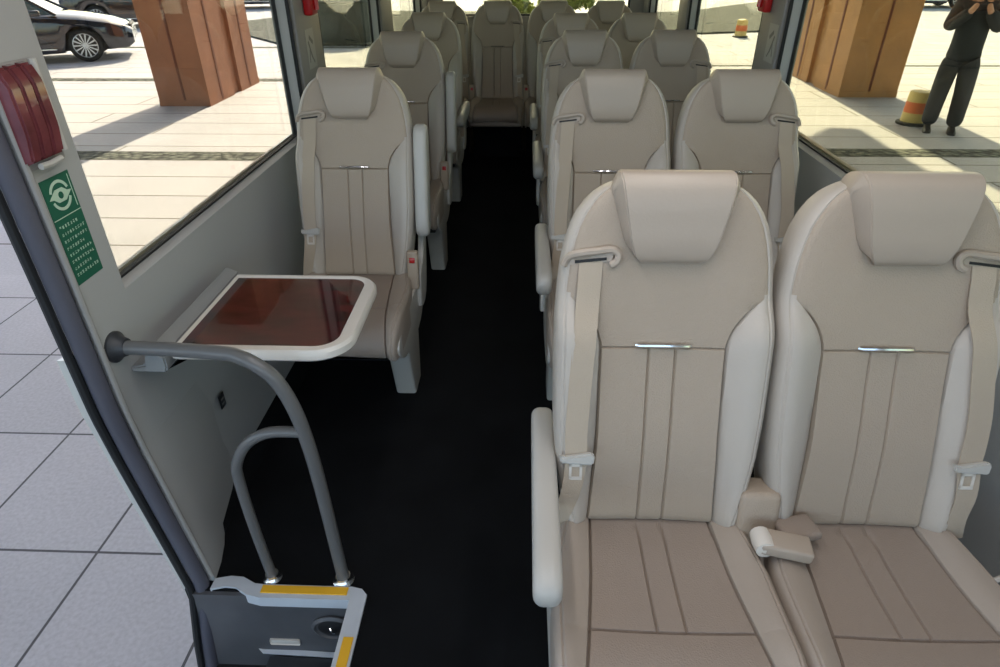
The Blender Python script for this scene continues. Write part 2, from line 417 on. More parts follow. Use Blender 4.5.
def car(loc, rz, paint, label):
    """sedan, nose towards local +x, origin under the middle"""
    t = thing('car', loc, label, 'car', rz=rz)
    # lower body: stations along x -> (x, halfwidth, z low, z shoulder, z crown)
    st = [(-2.45, .60, .45, .66, .72), (-2.38, .78, .30, .80, .90), (-2.1, .88, .24, .93, 1.02), (-1.5, .925, .2, .97, 1.06), (-.6, .93, .18, .95, 1.0), (.3, .93, .18, .92, .98),
          (.9, .93, .2, .89, .99), (1.5, .92, .22, .84, .93), (2.0, .88, .24, .76, .84), (2.3, .80, .26, .66, .74), (2.42, .66, .34, .58, .64)]
    bm = bmesh.new(); rows = []; N = 3
    S2 = []
    for i in range(len(st)-1):
        for k in range(5):
            u = k/5; S2.append([a+(b-a)*u for a, b in zip(st[i], st[i+1])])
    S2.append(list(st[-1]))
    for x, hw, zl, zs, zc_ in S2:
        # wheel arches: raise the sill near the wheels
        sec = []
        for xw in (1.45, -1.42):
            dx = abs(x-xw)
            if dx < .40: zl = max(zl, .33+math.sqrt(max(0, .40**2-dx**2)))
        zl = min(zl, zs-.08)
        half = [(0, zl+.02), (hw*.7, zl+.0), (hw*.97, zl+.0), (hw, zl+(zs-zl)*.35), (hw*.995, zs-.10), (hw*.97, zs), (hw*.88, zs+(zc_-zs)*.55), (hw*.5, zc_-.005), (0, zc_)]
        pts = [(y, z) for y, z in half]+[(-y, z) for y, z in half[-2:0:-1]]
        rows.append([bm.verts.new((x, y, z)) for y, z in pts])
    n = len(rows[0])
    for i in range(len(rows)-1):
        for k in range(n): bm.faces.new((rows[i][k], rows[i][(k+1) % n], rows[i+1][(k+1) % n], rows[i+1][k]))
    bm.faces.new(rows[0]); bm.faces.new(rows[-1][::-1]); bmesh.ops.recalc_face_normals(bm, faces=bm.faces[:])
    obj('body', bm, paint, t)
    # greenhouse glass and roof
    gh = [(-1.95, .72, 1.02, 1.03), (-1.35, .70, 1.0, 1.30), (-.8, .66, .98, 1.42), (-.1, .65, .97, 1.45), (.35, .66, .96, 1.41), (1.05, .74, .95, .985)]
    bm = bmesh.new(); rows = []
    for x, hw, z0, z1 in gh:
        tw = hw if z1-z0 < .1 else hw*.86
        rows.append([bm.verts.new(p) for p in ((x, -hw-.14, z0-.03), (x, -tw, z1-.03), (x, -tw*.5, z1), (x, tw*.5, z1), (x, tw, z1-.03), (x, hw+.14, z0-.03))])
    for i in range(len(rows)-1):
        for k in range(5): bm.faces.new((rows[i][k], rows[i][k+1], rows[i+1][k+1], rows[i+1][k]))
    bm.faces.new(rows[0]); bm.faces.new(rows[-1][::-1]); bmesh.ops.recalc_face_normals(bm, faces=bm.faces[:])
    obj('windows', bm, 'car_glass', t)
    bm = bmesh.new(); box(bm, (-1.95, -.72, .22), (2.0, .72, .62), .03); obj('underbody', bm, 'rubber', t)
    bm = bmesh.new(); rows = []
    for x, hw, z1 in ((-1.3, .60, 1.33), (-.8, .57, 1.436), (-.1, .56, 1.467), (.32, .57, 1.43)):
        rows.append([bm.verts.new(p) for p in ((x, -hw-.02, z1-.06), (x, -hw*.5, z1+.006), (x, hw*.5, z1+.006), (x, hw+.02, z1-.06))])
    for i in range(3):
        for k in range(3): bm.faces.new((rows[i][k], rows[i][k+1], rows[i+1][k+1], rows[i+1][k]))
    bmesh.ops.solidify(bm, geom=bm.faces[:], thickness=.02); bmesh.ops.recalc_face_normals(bm, faces=bm.faces[:])
    for s in (-1, 1):
        tube(bm, [(1.06, s*.84, .95), (.33, s*.58, 1.405), (-.1, s*.58, 1.425), (-.8, s*.58, 1.40), (-1.35, s*.62, 1.28), (-1.95, s*.82, 1.0)], .028, 6)
        tube(bm, [(-.3, s*.80, .93), (-.35, s*.58, 1.42)], .035, 6)
    obj('roof', bm, paint, t)
    for xw in (1.45, -1.42):
        for s in (-1, 1):
            o = obj('wheel', wheel_bm(), 'tyre', t); o.location = (xw, s*.80, .335)
            obj('rim', rim_bm(s), 'alloy', o)
    for s in (-1, 1):
        bm = bmesh.new(); box(bm, (2.12, s*.52-.16, .60), (2.36, s*.52+.16, .72), .03, mtx=Matrix.Translation((2.2, s*.6, .66)) @ Matrix.Rotation(-s*.55, 4, 'Z') @ Matrix.Translation((-2.2, -s*.6, -.66)))
        obj('headlight', bm, 'lamp_glass', t)
        bm = bmesh.new(); box(bm, (.62, s*.93-.02, .94), (.82, s*1.09, 1.06), .03); obj('side_mirror', bm, paint, t)
        bm = bmesh.new(); box(bm, (-.95, s*.93-.01, .27), (.9, s*.93+.01, .30), .004); obj('sill_trim', bm, 'chrome', t)
    bm = bmesh.new()
    for k in range(6): box(bm, (2.36, -.42, .42+k*.045), (2.44, .42, .435+k*.045))
    obj('grille', bm, 'chrome', t)
    bm = bmesh.new(); box(bm, (2.30, -.45, .38), (2.415, .45, .70), .02); obj('grille_frame', bm, 'rubber', t)
    return t
hd = math.atan2(.42, .90)
fx, fy = -9.75, 14.95   # front near wheel
cx = fx-1.45*math.cos(hd)-.80*math.sin(hd); cy = fy-1.45*math.sin(hd)+.80*math.cos(hd)
navy = car((cx, cy, ZG), hd, 'car_navy', 'navy sedan with multi-spoke wheels, nose by the reddish column')
car((-12.4, 22.9, ZG), .35, 'car_black', 'dark maroon car just behind the bonnet of the navy sedan')
c3 = car((-11.6, 30.5, ZG), .15, 'car_black', 'far black car glimpsed right of the reddish column')
c4 = car((16.0, 30.2, ZG), math.pi-.1, 'car_black', 'far black car beyond the person, its lower side just in frame')

# ---- person standing outside
def skin_chain(bm_pts, edges, radii, name, m, parent, sub=2):
    me = bpy.data.meshes.new(name); me.from_pydata([tuple(p) for p in bm_pts], edges, []); me.update()
    o = bpy.data.objects.new(name, me); COL.objects.link(o); o.parent = parent
    sk = o.modifiers.new('skin', 'SKIN'); sk.use_smooth_shade = True
    for i, r in enumerate(radii):
        v = me.skin_vertices[0].data[i]; v.radius = (r if isinstance(r, tuple) else (r, r)); v.use_root = (i == 0)
    ss = o.modifiers.new('sub', 'SUBSURF'); ss.levels = sub; ss.render_levels = sub
    me.materials.append(MATS[m]); return o
pr = thing('person', (5.53, 8.85, ZG), 'person in dark jacket and trousers standing outside the right window holding up a phone', 'person')
# body faces the bus (towards -x,-y); local axes: x right in picture, y away
fwd = Vector((-.45, -.89, 0)); rt = Vector((.89, -.45, 0))
def L(a, b, z): v = rt*a+fwd*b; return (v.x, v.y, z)
# continuous body (skin): pelvis root
bp_ = [L(0, 0, .93), L(0, 0, 1.12), L(0, .0, 1.32), L(0, 0, 1.46), L(0, .01, 1.56), L(0, .02, 1.66),
       L(-.10, 0, .79), L(-.12, .02, .48), L(-.13, .0, .055), L(.10, 0, .79), L(.13, .02, .48), L(.15, .0, .055),
       L(-.19, 0, 1.42), L(-.26, .06, 1.17), L(-.09, .26, 1.37), L(-.055, .31, 1.45), L(.19, 0, 1.42), L(.26, .06, 1.17), L(.09, .26, 1.37), L(.055, .31, 1.45)]
bp_ = [(x*1.04, y*1.04, z*1.06) for x, y, z in bp_]
be = [(0, 1), (1, 2), (2, 3), (3, 4), (4, 5), (0, 6), (6, 7), (7, 8), (0, 9), (9, 10), (10, 11), (3, 12), (12, 13), (13, 14), (14, 15), (3, 16), (16, 17), (17, 18), (18, 19)]
br_ = [(.13, .10), (.125, .10), (.15, .105), (.12, .09), .05, .05, .08, .055, .04, .08, .055, .04, .05, .042, .034, .028, .05, .042, .034, .028]
skin_chain(bp_, be, br_, 'body', 'skin', pr)
def grow(r, k): return tuple(x*k for x in r) if isinstance(r, tuple) else r*k
# jacket
bp_.append(L(0, 0, .84)); be.append((0, 20)); idx = [1, 0, 2, 3, 12, 13, 14, 16, 17, 18, 20]; mp_ = {a: i for i, a in enumerate(idx)}
skin_chain([bp_[i] for i in idx], [(mp_[a], mp_[b]) for a, b in be if a in mp_ and b in mp_], [(.20, .16), (.21, .17), (.215, .155), (.16, .13), .09, .082, .068, .09, .082, .068, (.225, .185)], 'jacket', 'jacket', pr)
idx = [0, 6, 7, 8, 9, 10, 11]; mp_ = {a: i for i, a in enumerate(idx)}
skin_chain([bp_[i] for i in idx], [(mp_[a], mp_[b]) for a, b in be if a in mp_ and b in mp_], [(.15, .12), .128, .112, .10, .128, .112, .10], 'trousers', 'trousers', pr)
bm = bmesh.new()
for s in (-1, 1):
    a = -.13 if s < 0 else .15
    c = Vector(L(a, .05, .0)); Mx = Matrix.Translation(c) @ Matrix.Rotation(math.atan2(rt.y, rt.x), 4, 'Z')
    pts = [(.0, -.17, .035, .03), (.0, -.14, .046, .055), (.0, -.05, .05, .065), (.0, .04, .045, .09), (0, .11, .04, .09), (0, .13, .028, .06)]
    rows = []
    for x, y, hw, h in pts:
        rows.append([bm.verts.new(Mx @ Vector((x+q*hw, y, zz*h))) for q, zz in ((-1, 0), (-1, .5), (-.6, 1), (.6, 1), (1, .5), (1, 0))])
    for i in range(len(rows)-1):
        for k in range(6): bm.faces.new((rows[i][k], rows[i][(k+1) % 6], rows[i+1][(k+1) % 6], rows[i+1][k]))
    bm.faces.new(rows[0]); bm.faces.new(rows[-1][::-1])
bmesh.ops.recalc_face_normals(bm, faces=bm.faces[:]); obj('shoes', bm, 'shoe', pr)
# head with face
bm = bmesh.new(); bmesh.ops.create_uvsphere(bm, u_segments=24, v_segments=18, radius=1)
for v in bm.verts:
    x, y, z = v.co; nose = max(0, 1-((x/.22)**2+((z+.08)/.28)**2))*(y > 0)*.20
    chin = 1-.25*max(0, -z); v.co = Vector((x*.075*chin, y*.095*chin+nose*.1, z*.12))
    v.co = Vector(L(v.co.x, v.co.y+.03, v.co.z+1.80))
obj('head', bm, 'skin', pr)
bm = bmesh.new(); bmesh.ops.create_uvsphere(bm, u_segments=24, v_segments=18, radius=1)
for v in list(bm.verts):
    x, y, z = v.co
    v.co = Vector(L(x*.083, y*.10-.005+.02, z*.11+1.835)) if not (y > .35 and z < .45) else Vector(L(x*.06, y*.05+.02, z*.09+1.82))
obj('hair', bm, 'hair', pr)
for s in (-1, 1):   # hands: palm + five fingers around the phone
    pts = [L(s*.055, .335, 1.375), L(s*.055, .355, 1.42)]; ed = [(0, 1)]; rad = [(.024, .016), (.03, .015)]
    for k in range(4):
        zz = 1.395+.018*k; n0 = len(pts)
        pts += [L(s*.058, .375, zz), L(s*.04, .395, zz+.004), L(s*.015, .392, zz+.006)]; ed += [(1, n0), (n0, n0+1), (n0+1, n0+2)]; rad += [.009, .008, .007]
    n0 = len(pts); pts += [L(s*.04, .345, 1.43), L(s*.02, .350, 1.445)]; ed += [(0, n0), (n0, n0+1)]; rad += [.010, .008]
    pts = [(x*1.04-fwd.x*.02, y*1.04-fwd.y*.02, z*1.06+.085) for x, y, z in pts]
    skin_chain(pts, ed, rad, 'hand', 'skin', pr, 1)
bm = bmesh.new(); box(bm, (-.038, -.004, -.075), (.038, .004, .075), .003)
ph = obj('phone', bm, 'phone', label='black phone held up by the person outside', cat='phone')
ph.location = Vector((5.53, 8.85, ZG))+Vector(L(0, .368, 1.60)); ph.rotation_euler = (0, 0, math.atan2(rt.y, rt.x))

# ------------------------------------------------------------------ bus shell
def edge_y(z): return interp([(-.55, 1.25), (-.17, 1.216), (.09, 1.185), (.29, 1.160), (.45, 1.146), (.6, 1.128), (.9, 1.125), (1.2, 1.12), (1.98, 1.10)], z)
WZ0, WZ1 = .832, 1.62
LW = [(1.272, 2.68), (3.06, 4.33), (4.75, 6.1)]
RW = [(.15, 2.92), (3.24, 4.68), (5.0, 6.2)]
TK = .06
def wall(side, wins, ystart):
    bm = bmesh.new(); x0 = XL if side == 'left' else XR; x1 = x0-TK if side == 'left' else x0+TK
    f = lambda a, b, d: (d, a, b)
    y = ystart
    if side == 'left':
        zs = [-.50, -.17, .0, .09, .2, .29, .37, .45, .52, .6, .75, .9, 1.2, ZT]
        pts = [(edge_y(z), z) for z in zs]+[(wins[0][0], ZT), (wins[0][0], -.50)]
        prism(bm, pts, f, x0, x1); y = wins[0][0]
    elif wins[0][0] > ystart:
        prism(bm, [(ystart, -.45), (wins[0][0], -.45), (wins[0][0], ZT), (ystart, ZT)], f, x0, x1); y = wins[0][0]
    for i, (a, b) in enumerate(wins):
        prism(bm, [(a, -.45), (b, -.45), (b, WZ0), (a, WZ0)], f, x0, x1)
        prism(bm, [(a, WZ1), (b, WZ1), (b, ZT), (a, ZT)], f, x0, x1)
        nx = wins[i+1][0] if i+1 < len(wins) else Y1
        prism(bm, [(b, -.45), (nx, -.45), (nx, ZT), (b, ZT)], f, x0, x1)
    obj('wall_'+side, bm, 'wall_grey', smooth=False, kind='structure')
wall('left', LW, 1.12); wall('right', RW, Y0)
n = 0
for side, wins in (('left', LW), ('right', RW)):
    x = XL if side == 'left' else XR; s = -1 if side == 'left' else 1
    for i, (a, b) in enumerate(wins):
        n += 1
        t = bpy.data.objects.new('window_%d' % n, None); COL.objects.link(t); t['kind'] = 'structure'; t.location = (x, (a+b)/2, WZ0)
        bm = bmesh.new(); fr = .006
        hx = (b-a)/2; H = WZ1-WZ0
        for lo, hi in (((s*.038, -hx, 0), (s*.052, hx, fr)), ((s*.038, -hx, H-fr), (s*.052, hx, H)), ((s*.038, -hx, 0), (s*.052, -hx+fr, H)), ((s*.038, hx-fr, 0), (s*.052, hx, H))):
            box(bm, lo, hi)
        obj('window_seal', bm, 'rubber', t, smooth=False)
        bm = bmesh.new(); box(bm, (s*.043, -hx+.003, .003), (s*.048, hx-.003, H-.003)); obj('window_glass', bm, 'glass_left' if (side == 'left' and i == 0) else 'glass_green', t, smooth=False)
# window-edge trims (pale plastic surrounds with a dark rubber line) on the pillars
def pillar(n, x, y0, y1, z0=.80, s=1, m='pillar_grey'):
    bm = bmesh.new(); box(bm, (x, y0+.03, z0), (x+s*.02, y1-.03, ZT-.1), .008); o = obj('trim_%d' % n, bm, m, kind='structure')
    bm = bmesh.new()
    for yy in (y0+.004, y1-.004): box(bm, (x-s*.004, yy-.004, z0+.05), (x+s*.012, yy+.004, ZT-.2), .002)
    obj('rubber_line', bm, 'rubber', o)
pillar(11, XL, 2.68, 3.06); pillar(12, XL, 4.33, 4.75); pillar(13, XR, 2.92, 3.24, s=-1); pillar(14, XR, 4.68, 5.0, s=-1)
pillar(15, XL, 6.1, 6.5); pillar(16, XR, 6.2, 6.5, s=-1)
# skirting cove
for side, x, s, ys in (('left', XL, 1, 1.28), ('right', XR, -1, Y0)):
    bm = bmesh.new(); prism(bm, [(0, 0), (.035, 0), (.03, .02), (.006, .06), (0, .07)], lambda a, b, d: (x+s*a, d, b), ys, 6.5)
    obj('baseboard_'+side, bm, 'carpet', smooth=False, kind='structure')
# floor with step well
SX, SY = -.435, 1.085
bm = bmesh.new(); box(bm, (XL, SY, -.05), (XL+.05, 1.22, 0)) if False else None; box(bm, (XL+.005, SY, -.12), (XR+TK, 1.24, 0)); box(bm, (XL-TK+.002, 1.24, -.12), (XR+TK, Y1, 0)); box(bm, (SX, Y0, -.12), (XR+TK, SY, 0)); obj('floor', bm, 'carpet', smooth=False, kind='structure')
# roof
bm = bmesh.new()
pr_ = [(-1.0, 1.86), (-.96, 1.95), (-.80, 2.02), (0, 2.06), (.96, 2.02), (1.12, 1.95), (1.16, 1.86), (1.2, 1.95), (1.12, 2.06), (.9, 2.1), (0, 2.14), (-.8, 2.1), (-1.0, 2.04), (-1.04, 1.95)]
prism(bm, pr_, lambda a, b, d: (a, d, b), Y0, Y1+.05); obj('ceiling', bm, 'wall_panel', smooth=False, kind='structure')
# rear wall with rear window
bm = bmesh.new()
f = lambda a, b, d: (a, d, b)
for pts in ([(XL, -.3), (XR, -.3), (XR, .98), (XL, .98)], [(XL, 1.72), (XR, 1.72), (XR, 2.0), (XL, 2.0)], [(XL, .98), (XL+.14, .98), (XL+.14, 1.72), (XL, 1.72)], [(XR-.14, .98), (XR, .98), (XR, 1.72), (XR-.14, 1.72)]):
    prism(bm, pts, f, 6.45, Y1)
obj('wall_back', bm, 'pillar_grey', smooth=False, kind='structure')
t = bpy.data.objects.new('window_7', None); COL.objects.link(t); t['kind'] = 'structure'; t.location = (.08, 6.5, .98)
bm = bmesh.new(); box(bm, (-.86, 0, 0), (.86, .006, .74)); obj('window_glass', bm, 'glass_green', t, smooth=False)
bm = bmesh.new()
for lo, hi in (((-.86, -.01, 0), (.86, .016, .015)), ((-.86, -.01, .725), (.86, .016, .74)), ((-.86, -.01, 0), (-.845, .016, .74)), ((.845, -.01, 0), (.86, .016, .74))): box(bm, lo, hi)
obj('window_seal', bm, 'rubber', t, smooth=False)

# added fill light strips, unseen above the frame, to brighten the saloon
for x in (-.28, .42):
    t = thing('fill_light', (x, .55, 2.02), 'slim added fill light strip over the %s side of the front rows' % ('left' if x < 0 else 'right'), 'fill light', 'added fill light strips')
    bm = bmesh.new(); box(bm, (-.05, -1.0, .0), (.05, 1.0, .03), .006); obj('housing', bm, 'plastic_white', t)
    ld = bpy.data.lights.new('lamp', 'AREA'); ld.shape = 'RECTANGLE'; ld.size = .08; ld.size_y = 1.9; ld.energy = 4.9; ld.color = (1, .97, .97)
    lo = bpy.data.objects.new('lamp', ld); COL.objects.link(lo); lo.parent = t; lo.location = (0, 0, -.006)

# ------------------------------------------------------------------ step well
bm = bmesh.new()
box(bm, (-.90, SY-.012, -.40), (SX, SY+.0, -.004), 0)            # riser
box(bm, (SX, .15, -.36), (SX+.02, SY, -.121), 0)                   # side
rs = obj('trim_1_step_well', bm, 'step_dark', smooth=False, kind='structure')
rs.name = 'trim_6'
bm = bmesh.new(); box(bm, (-.90, .15, -.36), (SX, SY-.012, -.33)); obj('floor_step', bm, 'rubber', smooth=False, kind='structure')
t = thing('step_edge_trim', (-.6, SY, 0), 'pale grey step edging with yellow strips at the top of the door well', 'step trim')
bm = bmesh.new()
def off(x, y): return (x+.6, y-SY)
outer = [(-.842, 1.118), (-.80, 1.128), (-.765, 1.126), (-.725, 1.106), (-.70, 1.104), (-.455, 1.104), (-.425, 1.098), (-.408, 1.08), (-.405, .30)]
inner = [(-.452, .30), (-.452, 1.062), (-.70, 1.062), (-.735, 1.070), (-.775, 1.092), (-.805, 1.094), (-.842, 1.084)]
prism(bm, [off(*p) for p in outer+inner], lambda a, b, d: (a, b, d), -.03, .007); obj('edging', bm, 'trim_grey', t, smooth=False)
bm = bmesh.new(); box(bm, (-.70+.6, 1.076-SY, .006), (-.462+.6, 1.100-SY, .010), .001); obj('yellow_strip', bm, 'yellow', t, smooth=False)
bm = bmesh.new(); box(bm, (-.440+.6, .40-SY, .006), (-.414+.6, .955-SY, .010), .001); obj('yellow_strip', bm, 'yellow', t, smooth=False)
# lower lip
t = thing('lower_step_lip', (-.6, 1.05, -.25), 'thin bright metal lip along the lower step of the door well', 'step lip')
bm = bmesh.new()
pth = [(-.24, .055, .018), (-.19, .055, .018), (-.14, .020, -.002), (.155, .012, -.002)]
ribbon(bm, pth, (0, 1, .25), .014, .006); obj('lip', bm, 'trim_grey', t, smooth=False)
bm = bmesh.new(); box(bm, (-.12, -.30, -.055), (.15, .01, -.008), .004); obj('tread', bm, 'rail_dark', t)
# riser speaker and label
t = thing('step_lamp', (-.515, SY-.014, -.125), 'round black lamp set in the riser of the door step', 'step lamp')
bm = bmesh.new(); lathe(bm, [(.060, 0), (.062, -.006), (.052, -.012), (.048, -.006)], axis='y', seg=28, sy=.8); obj('bezel', bm, 'step_dark', t)
bm = bmesh.new(); lathe(bm, [(.048, -.004), (.034, -.009), (.001, -.010)], axis='y', seg=28, sy=.8); obj('lens', bm, 'dark_plastic', t)
bm = bmesh.new(); tube(bm, spline([(-.008, -.010, .006), (.0, -.018, -.002), (.004, -.012, -.014)], 4), .0022, 6); obj('bulb_wire', bm, 'chrome', t)
bm = bmesh.new(); box(bm, (-.044, -.003, -.012), (.044, .0, .012), .005); o = obj('riser_label', bm, 'plastic_white', label='small white oblong label on the riser of the door step', cat='label'); o.location = (-.668, SY-.012, -.205)

# door seal
t = thing('door_seal', (XL-.03, 1.09, 0), 'thick dark rubber seal running down the edge of the open doorway', 'door seal')
zz = [-.50+.04*k for k in range(62)]
def corner(z): return (interp([(-.5, -.905), (-.37, -.895), (-.19, -.872), (0, -.845), (.2, -.883), (.46, -.917), (2, -.918)], z),
                       interp([(-.5, 1.085), (-.2, 1.098), (0, 1.117), (.2, 1.134), (.46, 1.140), (.6, 1.128), (.9, 1.125), (1.2, 1.12), (2, 1.10)], z))
def sxo(z): return corner(z)[0]-.024-(XL-.03)
def syo(z): return corner(z)[1]-.018
bm = bmesh.new(); tube(bm, [(sxo(z), syo(z)-1.09, z) for z in zz], .020, 12); obj('bulb', bm, 'seal', t)
bm = bmesh.new(); tube(bm, [(sxo(z)-.024, syo(z)-.018-1.09, z) for z in zz], .010, 8); obj('outer_lip', bm, 'rubber', t)
bm = bmesh.new(); tube(bm, [(corner(z)[0]-(XL-.03)+.001, corner(z)[1]-.002-1.09, z) for z in zz if z > -.01], .007, 8); obj('inner_bead', bm, 'pillar_grey', t)
# outer body edge
bm = bmesh.new()
prism(bm, [(edge_y(z)-.02, z) for z in zz if z < .75]+[(1.35, .70), (1.35, -.5)], lambda a, b, d: (d, a, b), XL-TK-.012, XL-TK-.03)
prism(bm, [(1.2, -.5), (Y1, -.5), (Y1, .84), (1.2, .84)], lambda a, b, d: (d, a, b), XL-TK-.001, XL-TK-.011)
prism(bm, [(Y0, -.5), (Y1, -.5), (Y1, .84), (Y0, .84)], lambda a, b, d: (d, a, b), XR+TK+.001, XR+TK+.02)
obj('trim_7', bm, 'body_paint', smooth=False, kind='structure')

p0 = Vector((-1.0, 1.175, .60))
t = tag(obj('door_striker', (lambda b: (tube(b, spline([(0, .02, .02), (-.03, .018, .018), (-.036, 0, 0), (-.03, -.018, -.018), (0, -.02, -.02)], 4), .0035, 8), b)[1])(bmesh.new()), 'trim_grey'), 'small pale metal latch loop on the outer body edge below the handrail flange', 'door latch')
t.location = p0

# ------------------------------------------------------------------ things on the door pillar
# green sticker with emblem and lines of writing
sy0, sy1, sz0, sz1 = 1.137, 1.224, .908, 1.126
t = thing('green_sticker', (XL, (sy0+sy1)/2, (sz0+sz1)/2), 'green sticker with pale round arrow emblem and small print on the door pillar', 'sticker')
cyc, czc = (sy0+sy1)/2, (sz0+sz1)/2
bm = bmesh.new(); box(bm, (0, sy0-cyc, sz0-czc), (.0015, sy1-cyc, sz1-czc)); obj('green_field', bm, 'green', t, smooth=False)
bm = bmesh.new()
ec = (0, 1.088-czc)
def flat(bm, pts, x0=.0015, x1=.0022): prism(bm, pts, lambda a, b, d: (d, a, b), x0, x1)
N_ = 32; ang = [math.radians(25+310*i/(N_-1)*1.0) for i in range(N_)]
for a0, a1 in ((20, 160), (200, 340)):
    A = [math.radians(a0+(a1-a0)*i/16) for i in range(17)]
    for q in range(16):
        flat(bm, [(ec[0]+math.cos(A[q])*.030, ec[1]+math.sin(A[q])*.030), (ec[0]+math.cos(A[q+1])*.030, ec[1]+math.sin(A[q+1])*.030), (ec[0]+math.cos(A[q+1])*.024, ec[1]+math.sin(A[q+1])*.024), (ec[0]+math.cos(A[q])*.024, ec[1]+math.sin(A[q])*.024)])
flat(bm, [(ec[0]-.034, ec[1]-.002), (ec[0]-.012, ec[1]+.013), (ec[0]+.010, ec[1]+.013), (ec[0]+.022, ec[1]+.004), (ec[0]+.034, ec[1]+.002), (ec[0]+.012, ec[1]-.013), (ec[0]-.010, ec[1]-.013), (ec[0]-.022, ec[1]-.004)])
lathe(bm, [(.007, .0022), (.007, .003)], c=(0, ec[0], ec[1]), axis='x', seg=16, mi=1)
obj('emblem', bm, ['pale_green', 'green'], t, smooth=False)
bm = bmesh.new()
box(bm, (.0015, -.042, 1.046-czc), (.0021, .042, 1.0475-czc))
box(bm, (.0015, .036, 1.055-czc), (.0021, .0375, 1.12-czc))
obj('divider_line', bm, 'pale_green', t, smooth=False)
lines = ['安全带使用说明', '一、请系好安全带', '二、应急出口在此', '三、紧急情况下', '请使用安全锤', '四、击碎玻璃逃生', '五、请勿触摸', '六、车门关闭后']
try:
    fnt = bpy.data.fonts.load('<builtin>') if False else None
except Exception: fnt = None
bm = bmesh.new()
rnd = random.Random(3)
for k in range(8):   # rows of tiny strokes, illegible in the photo as well
    zc0 = 1.030-czc-k*.0145; y = -.036
    while y < (.036 if k % 3 else .022):
        g_ = .0062
        for _ in range(4):
            a, b_ = rnd.uniform(0, g_*.7), rnd.uniform(-.003, .003)
            if rnd.random() < .5: box(bm, (.0015, y+a*.2, zc0+b_), (.002, y+g_*.8, zc0+b_+.0007))
            else: box(bm, (.0015, y+a, zc0-.003), (.002, y+a+.0007, zc0+.003))
        y += g_+.0022
obj('small_print', bm, 'pale_green', t, smooth=False)

# hammer holder (translucent red) on door pillar
t = thing('hammer_holder', (XL, 1.165, 1.25), 'large red translucent safety hammer holder above the green sticker on the door pillar', 'hammer holder')
bm = bmesh.new(); box(bm, (0, -.040, -.10), (.006, .062, .085), .003); obj('back_plate', bm, 'pillar_grey', t)
bm = bmesh.new()
for yy in (-.037, -.006, .026): 
    prism(bm, [(.0, -.088), (.022, -.080), (.030, -.03), (.030, .05), (.018, .08), (.0, .082)], lambda a, b, d: (a+.004, d, b), yy-.014, yy+.014)
bmesh.ops.bevel(bm, geom=bm.edges[:], offset=.004, segments=2, affect='EDGES'); obj('red_cover', bm, 'red_clear', t)
bm = bmesh.new(); tube(bm, [(.020, .046, -.08), (.020, .046, .085)], .007, 8); tube(bm, [(.02, -.03, -.092), (.02, .0, -.094), (.02, .03, -.092)], .006, 8); obj('clip', bm, 'plastic', t)

def hammer(x, y, z, s, label):
    t = thing('safety_hammer', (x, y, z), label, 'safety hammer', 'red safety hammers on window pillars')
    bm = bmesh.new(); box(bm, (0, -.045, 0), (s*.035, .045, .17), .01, 3); obj('case', bm, 'red', t)
    bm = bmesh.new(); tube(bm, [(s*.042, 0, .02), (s*.042, 0, .15)], .011, 8); lathe(bm, [(.008, -.03), (.014, -.02), (.014, .02), (.008, .03)], c=(s*.045, 0, .13), axis='y', seg=12); obj('hammer', bm, 'red', t)
hammer(XL+.022, 2.86, 1.275, 1, 'red safety hammer case high on the pillar behind the first left seat')
hammer(XR-.022, 3.135, 1.262, -1, 'red safety hammer case high on the right window pillar')

def picto(x, y, z, s, label):
    t = thing('pictogram_sticker', (x, y, z), label, 'sticker', 'hammer pictogram stickers')
    bm = bmesh.new(); box(bm, (0, -.055, -.075), (s*.0012, .055, .075)); obj('backing', bm, 'sticker', t, smooth=False)
    bm = bmesh.new()
    for q in (((-.03, .03), (.0, -.03), .006), ((-.012, .045), (.03, .02), .008), ((.0, -.03), (.025, -.055), .004), ((-.035, -.05), (-.02, .0), .003)):
        (a, b), (c, d), w_ = q; dv = Vector((c-a, d-b)).normalized(); nv = Vector((-dv.y, dv.x))*w_
        prism(bm, [(a+nv.x, b+nv.y), (c+nv.x, d+nv.y), (c-nv.x, d-nv.y), (a-nv.x, b-nv.y)], lambda p, q_, e: (e, p, q_), s*.0012, s*.002)
    obj('pictogram', bm, 'sticker_ink', t, smooth=False)
picto(XL+.021, 2.85, 1.15, 1, 'pale sticker with hammer pictogram on the pillar above the first left seat')
picto(XR-.021, 3.02, 1.15, -1, 'pale sticker with hammer pictogram on the right window pillar')

# ------------------------------------------------------------------ table
t = thing('folding_table', (-.62, 1.42, .70), 'fold-down table with pale rim and glossy dark red wood top before the first left seat', 'table')
def rrect(x0, y0, x1, y1, rs_, seg=8):
    out = []
    cs = [(x0, y0, rs_[0], 180), (x1, y0, rs_[1], 270), (x1, y1, rs_[2], 0), (x0, y1, rs_[3], 90)]
    for x, y, r, a0 in cs:
        cx_ = x+r if x == x0 else x-r; cy_ = y+r if y == y0 else y-r
        for k in range(seg+1):
            a = math.radians(a0+90*k/seg); out.append((cx_+r*math.cos(a), cy_+r*math.sin(a)))
    return out
ot = rrect(-.205, -.205, .215, .200, [.006, .09, .075, .006]); it = rrect(-.195, -.176, .180, .186, [.004, .055, .045, .004])
bm = bmesh.new()
def ring(pts, z): return [bm.verts.new((a, b, z)) for a, b in pts]
def inset(pts, k): c = (sum(p[0] for p in pts)/len(pts), sum(p[1] for p in pts)/len(pts)); return [(c[0]+(a-c[0])*k, c[1]+(b-c[1])*k) for a, b in pts]
rg = [ring(inset(it, .985), -.004), ring(it, .0), ring(inset(it, 1.03), .003), ring(inset(ot, .975), .003), ring(ot, -.005), ring(ot, -.022), ring(inset(ot, .96), -.030)]
